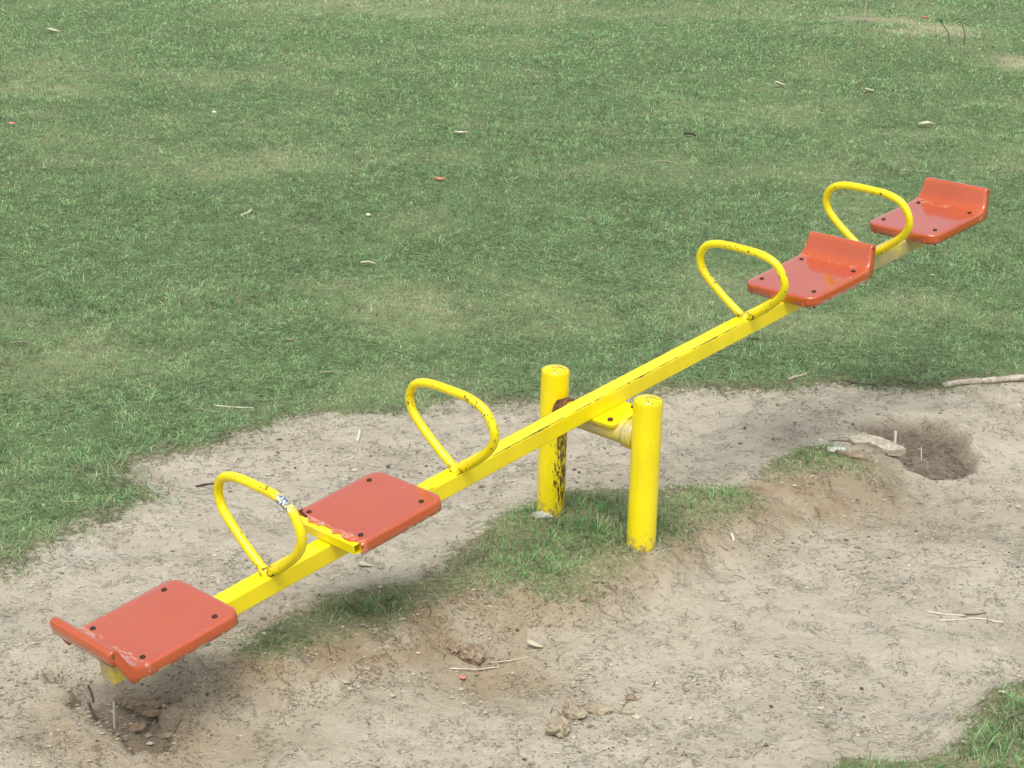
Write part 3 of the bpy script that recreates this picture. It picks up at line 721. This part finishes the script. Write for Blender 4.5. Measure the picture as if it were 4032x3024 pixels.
rock('soil_clod', 983, 1408, (.020, .016), M_CLOD2, 'small brown clay crumb just left of the clod with a straw', 'clod', 12, .7, .2, G_CL, .7)
rock('soil_clod', 1206, 1582, (.036, .040), M_CLOD, 'rough grey-brown clay clod lying lowest and nearest of the bottom cluster', 'clod', 13, .75, .2, G_CL, .7)
rock('soil_clod', 1242, 1548, (.032, .026), M_CLOD, 'flat clay clod between the lowest clod and the rounded clod', 'clod', 14, .6, .2, G_CL, .6)
rock('soil_clod', 1232, 1532, (.022, .026), M_CLOD, 'small tall clay lump behind the flat clod', 'clod', 15, .8, .2, G_CL, .6)
rock('soil_clod', 1292, 1538, (.038, .025), M_CLOD, 'rounded clay clod with a dark underside, right of the flat clod', 'clod', 16, .6, .2, G_CL, .5)
rock('soil_clod', 1352, 1540, (.022, .012), M_CLOD, 'thin tilted clay flake at the right end of the bottom cluster', 'clod', 17, .7, .2, G_CL, .5)
rock('soil_clod', 1362, 1510, (.014, .012), M_CLOD2, 'crumbly little clod above the thin clay flake', 'clod', 18, .8, .2, G_CL, .7)
rock('soil_clod', 1258, 1295, (.012, .010), M_CLOD2, 'dark small clod at the lower edge of the ridge grass', 'clod', 19, .8, .2, G_CL, .7)
rock('soil_clod', 318, 1532, (.045, .030), M_CLOD2, 'large brown clod lodged in the hole under the low seat', 'clod', 51, .7, .2, G_CL, .7)
rock('soil_clod', 268, 1522, (.026, .022), M_CLOD2, 'smaller clod at the middle of the hole under the low seat', 'clod', 52, .7, .2, G_CL, .7)
rock('soil_clod', 360, 1590, (.022, .014), M_CLOD, 'flat clod on the lower right rim of the hole under the low seat', 'clod', 53, .6, .2, G_CL, .7)
rock('soil_clod', 1362, 1590, (.013, .012), M_CLOD, 'lone little clod right of the lowest clod', 'clod', 20, .8, .2, G_CL, .7)
rock('concrete_lump', 1172, 1116, (.036, .020), M_STONE, 'pale concrete lump at the foot of the far post', 'concrete lump', 21, .7, .3)
rock('pale_stone', 1806, 974, (.035, .024), M_STONE, 'pale flat stone in the grass left of the pit', 'stone', 22, .5, .3)
rock('pale_stone', 1772, 952, (.012, .010), M_STONE, 'tiny white pebble up left of the pale flat stone', 'stone', 23, .7, .3)
def slab(px, py, pts, th, tilt, m, label):
    n = len(pts); me = bpy.data.meshes.new('soil_slab')
    top = [(x, y, th * (1 + .3 * math.sin(7 * x / .05 + y * 90))) for x, y in pts]; bot = [(x * .93, y * .93, 0) for x, y in pts]
    c = (0, 0, th * 1.35)
    me.from_pydata(bot + top + [c], [], [(i, (i + 1) % n, n + (i + 1) % n, n + i) for i in range(n)] + [(n + i, n + (i + 1) % n, 2 * n) for i in range(n)] + [tuple(range(n))[::-1]])
    p = on(px, py); o = link('soil_slab', me, m); o.location = (p[0], p[1], p[2] - .004); o.rotation_euler = tilt
    md = o.modifiers.new('s', 'SUBSURF'); md.levels = md.render_levels = 2; md.subdivision_type = 'SIMPLE'
    tx = bpy.data.textures.new('rough', 'CLOUDS'); tx.noise_scale = .03; dm = o.modifiers.new('d', 'DISPLACE'); dm.texture = tx; dm.strength = .008
    return tag(o, label, 'soil slab')
slab(1895, 968, [(-.10, .075), (-.04, .085), (.03, .03), (.09, -.035), (.10, -.075), (.03, -.055), (-.03, .0), (-.08, .03)], .026, (rad(8), rad(-6), 0), M_SLAB, 'long pale slab of cracked crust sloping along the left rim of the pit')
slab(1838, 985, [(-.05, .03), (.0, .045), (.05, .0), (.04, -.04), (-.01, -.03)], .012, (rad(6), rad(4), .3), M_CLOD2, 'short brown slab of crust between the grass and the pit')

def stick(px0, py0, px1, py1, r, m, label, lift=(0, 0), bend=.06, name='dry_stick', group='dry sticks on the ground', cat='stick', seed=1, taper=.75):
    a, b = on(px0, py0), on(px1, py1); rr = random.Random(seed); n = 9; P = []
    per = np.array([-(b - a)[1], (b - a)[0], 0])
    mx = 0
    for i in range(n):
        t = i / (n - 1); q = a + (b - a) * t + per * bend * math.sin(t * math.pi) * (1 if seed % 2 else -1) + per * rr.uniform(-.012, .012)
        g = gz(q[0], q[1]); q[2] = max(a[2] + (b[2] - a[2]) * t, g) + r * .7 + lift[0] + (lift[1] - lift[0]) * t; P.append(q)
    c = P[n // 2].copy(); me = tube(name, smooth_path([q - c for q in P], 3), [r * (1 - (1 - taper) * k / 24) * rr.uniform(.9, 1.1) for k in range(25)], 8)
    o = link(name, me, m); o.location = c
    return tag(o, label, cat, group)
stick(2036, 836, 2330, 812, .013, M_STICKB, 'thick bleached fallen branch on the edge of the lawn at the right', name='fallen_branch', group=None, cat='branch', bend=.02, taper=1.2)
stick(1820, 823, 1892, 833, .006, M_STICKD, 'dark twig on the lawn edge left of the fallen branch', seed=2)
stick(1703, 822, 1742, 811, .007, M_STICKB, 'stubby grey stick lying in the lawn edge, above the bare soil', seed=3)
stick(2003, 1322, 2086, 1331, .0034, M_STICK, 'upper pale stick of the pair on the soil at the right', seed=4)
stick(2028, 1342, 2168, 1347, .0036, M_STICK, 'lower longer stick of the pair on the soil at the right', seed=5)
stick(2080, 1328, 2130, 1325, .0026, M_STICKD, 'thin dark twig touching the upper pale stick', seed=6)
stick(424, 1052, 466, 1045, .0040, M_STICKD, 'short dark stick behind the lowest handle', seed=7)
stick(772, 955, 778, 932, .0070, M_WHITE, 'white wood splinter on the soil near the lawn edge', seed=8, bend=0, name='wood_splinter', group=None, cat='splinter')
stick(1580, 1156, 1585, 1171, .0050, M_WHITE, 'small pale wood chip right of the near post', seed=9, bend=0, name='wood_splinter', group=None, cat='splinter')
stick(462, 876, 548, 882, .0032, M_STICK, 'straight pale stalk on the lawn above the bare soil', seed=10)
stick(522, 468, 543, 456, .010, M_LEAFP, 'short pale stick lying in the open lawn', seed=12)
stick(970, 1445, 1078, 1442, .0026, M_STICK, 'pale straw stalk under the brown clod', seed=14)
stick(1140, 1420, 1060, 1432, .0022, M_STICK, 'pale stalk between the brown clod and the curled leaf', seed=15)
stick(2172, 1560, 2225, 1540, .003, M_STICKD, 'dark root at the right edge above the corner grass', seed=17)
stick(1885, 1528, 1958, 1572, .0018, M_STICK, 'long thin straight straw pointing down right near the bottom', seed=18, bend=.01)
stick(1722, 1462, 1736, 1438, .0022, M_STICK, 'thin curved pale stem standing out on the soil below the ridge', seed=19, bend=.2)
stick(1790, 955, 1862, 952, .003, M_STICKD, 'dark root running from the white pebble to the pit', seed=20)
stick(1855, 945, 1915, 985, .006, M_STICKD, 'gnarled dark root along the slab at the pit rim', seed=21, bend=.05)
stick(1990, 1033, 2055, 1045, .0045, M_STICKD, 'dark crooked root in the hollow below the pit', seed=22, bend=.08)
def prop(px, py, top, r, m, label, seed, sway=(0, 0)):
    a = on(px, py); P = [np.array([sway[0] * t, sway[1] * t, top * t - .02 * (t == 0)]) for t in (0, .35, .7, 1)]
    me = tube('dry_stick', smooth_path(P, 3), r, 8); o = link('dry_stick', me, m); o.location = a
    return tag(o, label, 'stick', 'dry sticks on the ground')
prop(1933, 965, .060, .0058, M_STICK, 'white stick standing upright in the right pit', 31, (.004, .03))
prop(1990, 995, .05, .0022, M_STICK, 'thin pale stem in the right pit', 32, (0, .02))
prop(247, 1575, .075, .0028, M_STICK, 'thin pale stem standing in the hole under the low seat', 33, (-.003, .02))
prop(212, 1560, .05, .004, M_STICKD, 'dark root stub at the left of the hole under the low seat', 34, (-.03, .02))
prop(205, 1515, .05, .003, M_STICKD, 'dark root end poking up at the upper rim of the hole', 35, (-.02, .01))

def leaf(px, py, L_, W_, m, label, seed, curl=.4, rotz=0., name='dry_leaf', group='dry leaves', cat='leaf', tilt=(.1, .1), z=.006):
    nr, nc = 9, 5; V = []
    if py < 800: L_ *= .72; W_ *= .72; z *= .5; curl *= 1.5
    r = random.Random(seed)
    for i in range(nr):
        t = i / (nr - 1); wd = W_ * math.sin(math.pi * min(1, .08 + .92 * t) ** .8) * (.75 + .5 * r.random())
        for j in range(nc):
            q = j / (nc - 1) * 2 - 1
            V.append(((t - .5) * L_, q * wd / 2, curl * W_ * (q * q) * .30 + curl * L_ * .06 * math.sin(t * 4 + seed) + r.uniform(-.03, .03) * W_))
    me = fast_mesh(name, np.array(V), grid_faces(nr, nc), smooth=True)
    p = on(px, py); o = link(name, me, m); o.location = (p[0], p[1], p[2] + z); o.rotation_euler = (tilt[0], tilt[1], rotz)
    md = o.modifiers.new('t', 'SOLIDIFY'); md.thickness = .0012
    return tag(o, label, cat, group)
leaf(790, 1223, .050, .024, M_LEAFG, 'grey oval dry leaf on the soil below the seat with the broken lip', 1, .3, -.2)
leaf(1155, 1402, .055, .022, M_LEAFP, 'pale curled leaf on the soil right of the brown clod', 2, .9, -.4, z=.012)
leaf(950, 393, .10, .05, M_LEAFO, 'orange-brown dry leaf on the lawn', 3, .7, .1, z=.03)
leaf(997, 292, .15, .05, M_LEAFP, 'long pale leaf on the lawn above the orange leaf', 4, .5, -.05, z=.035)
leaf(2000, 276, .15, .08, M_LEAFP, 'pale folded leaf on the lawn above the high seat', 5, .8, .1, z=.035)
leaf(1490, 297, .12, .05, M_LEAFD, 'dark rotten leaf on the lawn', 6, .8, 0, z=.03)
leaf(115, 72, .17, .09, M_LEAFP, 'pale leaf at the top left of the lawn', 7, .5, 0, z=.04)
leaf(1878, 200, .10, .07, M_LEAFP, 'tiny pale leaf on the lawn below the saplings', 8, .5, 0, z=.035)
leaf(336, 1558, .075, .04, M_LEAFB, 'brown curled leaf in the hole under the low seat', 9, .9, .4, z=.02)
leaf(300, 1580, .06, .035, M_LEAFB, 'brown flat leaf in the hole, left of the curled one', 10, .6, 1.2, z=.012)
leaf(1625, 738, .08, .02, M_LEAFD, 'thin dark leaf on the lawn under the raised arm', 11, .8, 0, z=.02)
leaf(625, 738, .06, .018, M_LEAFB, 'thin brown leaf on the lawn at left centre', 15, .8, .1, z=.02)
leaf(795, 576, .11, .035, M_LEAFP, 'pale tuft-like dry leaf on the lawn at left centre', 12, .7, .1, z=.03)
leaf(2015, 575 + 24, .04, .02, M_LEAFP, 'small pale leaf on the lawn below the high end of the beam', 13, .5, .1, z=.02)
leaf(1685, 190, .13, .07, M_LEAFP, 'pale clump-shaped leaf on the lawn up left of the saplings', 14, .8, .1, z=.05)
leaf(1030, 1280 + 180, .02, .01, M_LEAFB, 'tiny brown leaf beside the pink scrap', 16, .5, 1, z=.005)
rock('pebble', 795, 469, (.014, .012), M_WHITE, 'small white pebble on the lawn below the orange leaf', 'pebble', 41, .8, -.2)
rock('pebble', 463, 247, (.017, .014), M_WHITE, 'small white pebble high on the left part of the lawn', 'pebble', 42, .8, -.2)
leaf(1000, 1468, .024, .017, M_PINK, 'pink-red scrap on the soil below the brown clod', 21, .5, .6, name='plastic_scrap', group=None, cat='scrap')
leaf(27, 274, .07, .05, M_PINK, 'pink scrap on the lawn at the left edge', 22, .5, .1, name='plastic_scrap', group=None, cat='scrap', z=.04)
leaf(2168, 1499, .030, .010, M_WHITE, 'small white scrap at the top of the corner grass', 23, .4, -.1, name='paper_scrap', group=None, cat='scrap')
leaf(325, 1612, .022, .014, M_WHITE, 'white paper bit just below the hole under the low seat', 24, .8, .3, name='paper_scrap', group=None, cat='scrap')
leaf(1998, 44, .12, .07, M_LEAFO, 'reddish leaf behind the saplings', 25, .6, 0, z=.04)

# saplings on the mound
def sapling(px, py, h, r, bend, leaves, label, seed):
    p = on(px, py); rr = random.Random(seed); rt = bpy.data.objects.new('sapling', None); C.objects.link(rt); rt.location = p; reg(rt, Matrix.Translation(p))
    P = smooth_path([(bend[0] * t * t, bend[1] * t, h * t - .03 * (t == 0)) for t in (0, .3, .6, 1)], 4)
    o = link('stem', tube('stem', P, np.linspace(r, r * .5, len(P)), 8), M_STEM if leaves < 8 else M_STICKB, rt, Matrix.Translation(p))
    parts = []
    for k in range(leaves):
        t = rr.uniform(.42 if leaves > 8 else .85, 1); b = np.array([bend[0] * t * t, bend[1] * t, h * t]); a = rr.uniform(0, 6.283); L_ = rr.uniform(.05, .09)
        d = np.array([math.cos(a), math.sin(a), rr.uniform(-.5, .4)]); sd = np.array([-math.sin(a), math.cos(a), 0]) * L_ * .3
        b = b + d * rr.uniform(0, .12) * (leaves > 8)
        V = np.array([b, b + d * L_ * .4 + sd, b + d * L_ - [0, 0, .02], b + d * L_ * .4 - sd]); parts.append((V, np.array([[0, 1, 2, 3]]), np.zeros((0, 3), int)))
    V, Q, T = merge(parts); o = link('leaves', fast_mesh('leaves', V, Q, T), M_GREENLEAF, rt, Matrix.Translation(p))
    md = o.modifiers.new('t', 'SOLIDIFY'); md.thickness = .0015
    return tag(rt, label, 'sapling', 'young saplings on the mound')
sapling(1867, 52, 1.15, .009, (.01, 0), 60, 'straight slender sapling rising out of the top of the picture', 1)
sapling(2052, 95, .22, .009, (-.12, .05), 3, 'leaning leafless seedling, left one of the bent pair', 2)
sapling(2084, 95, .22, .008, (-.05, .04), 3, 'curved seedling, right one of the bent pair', 3)
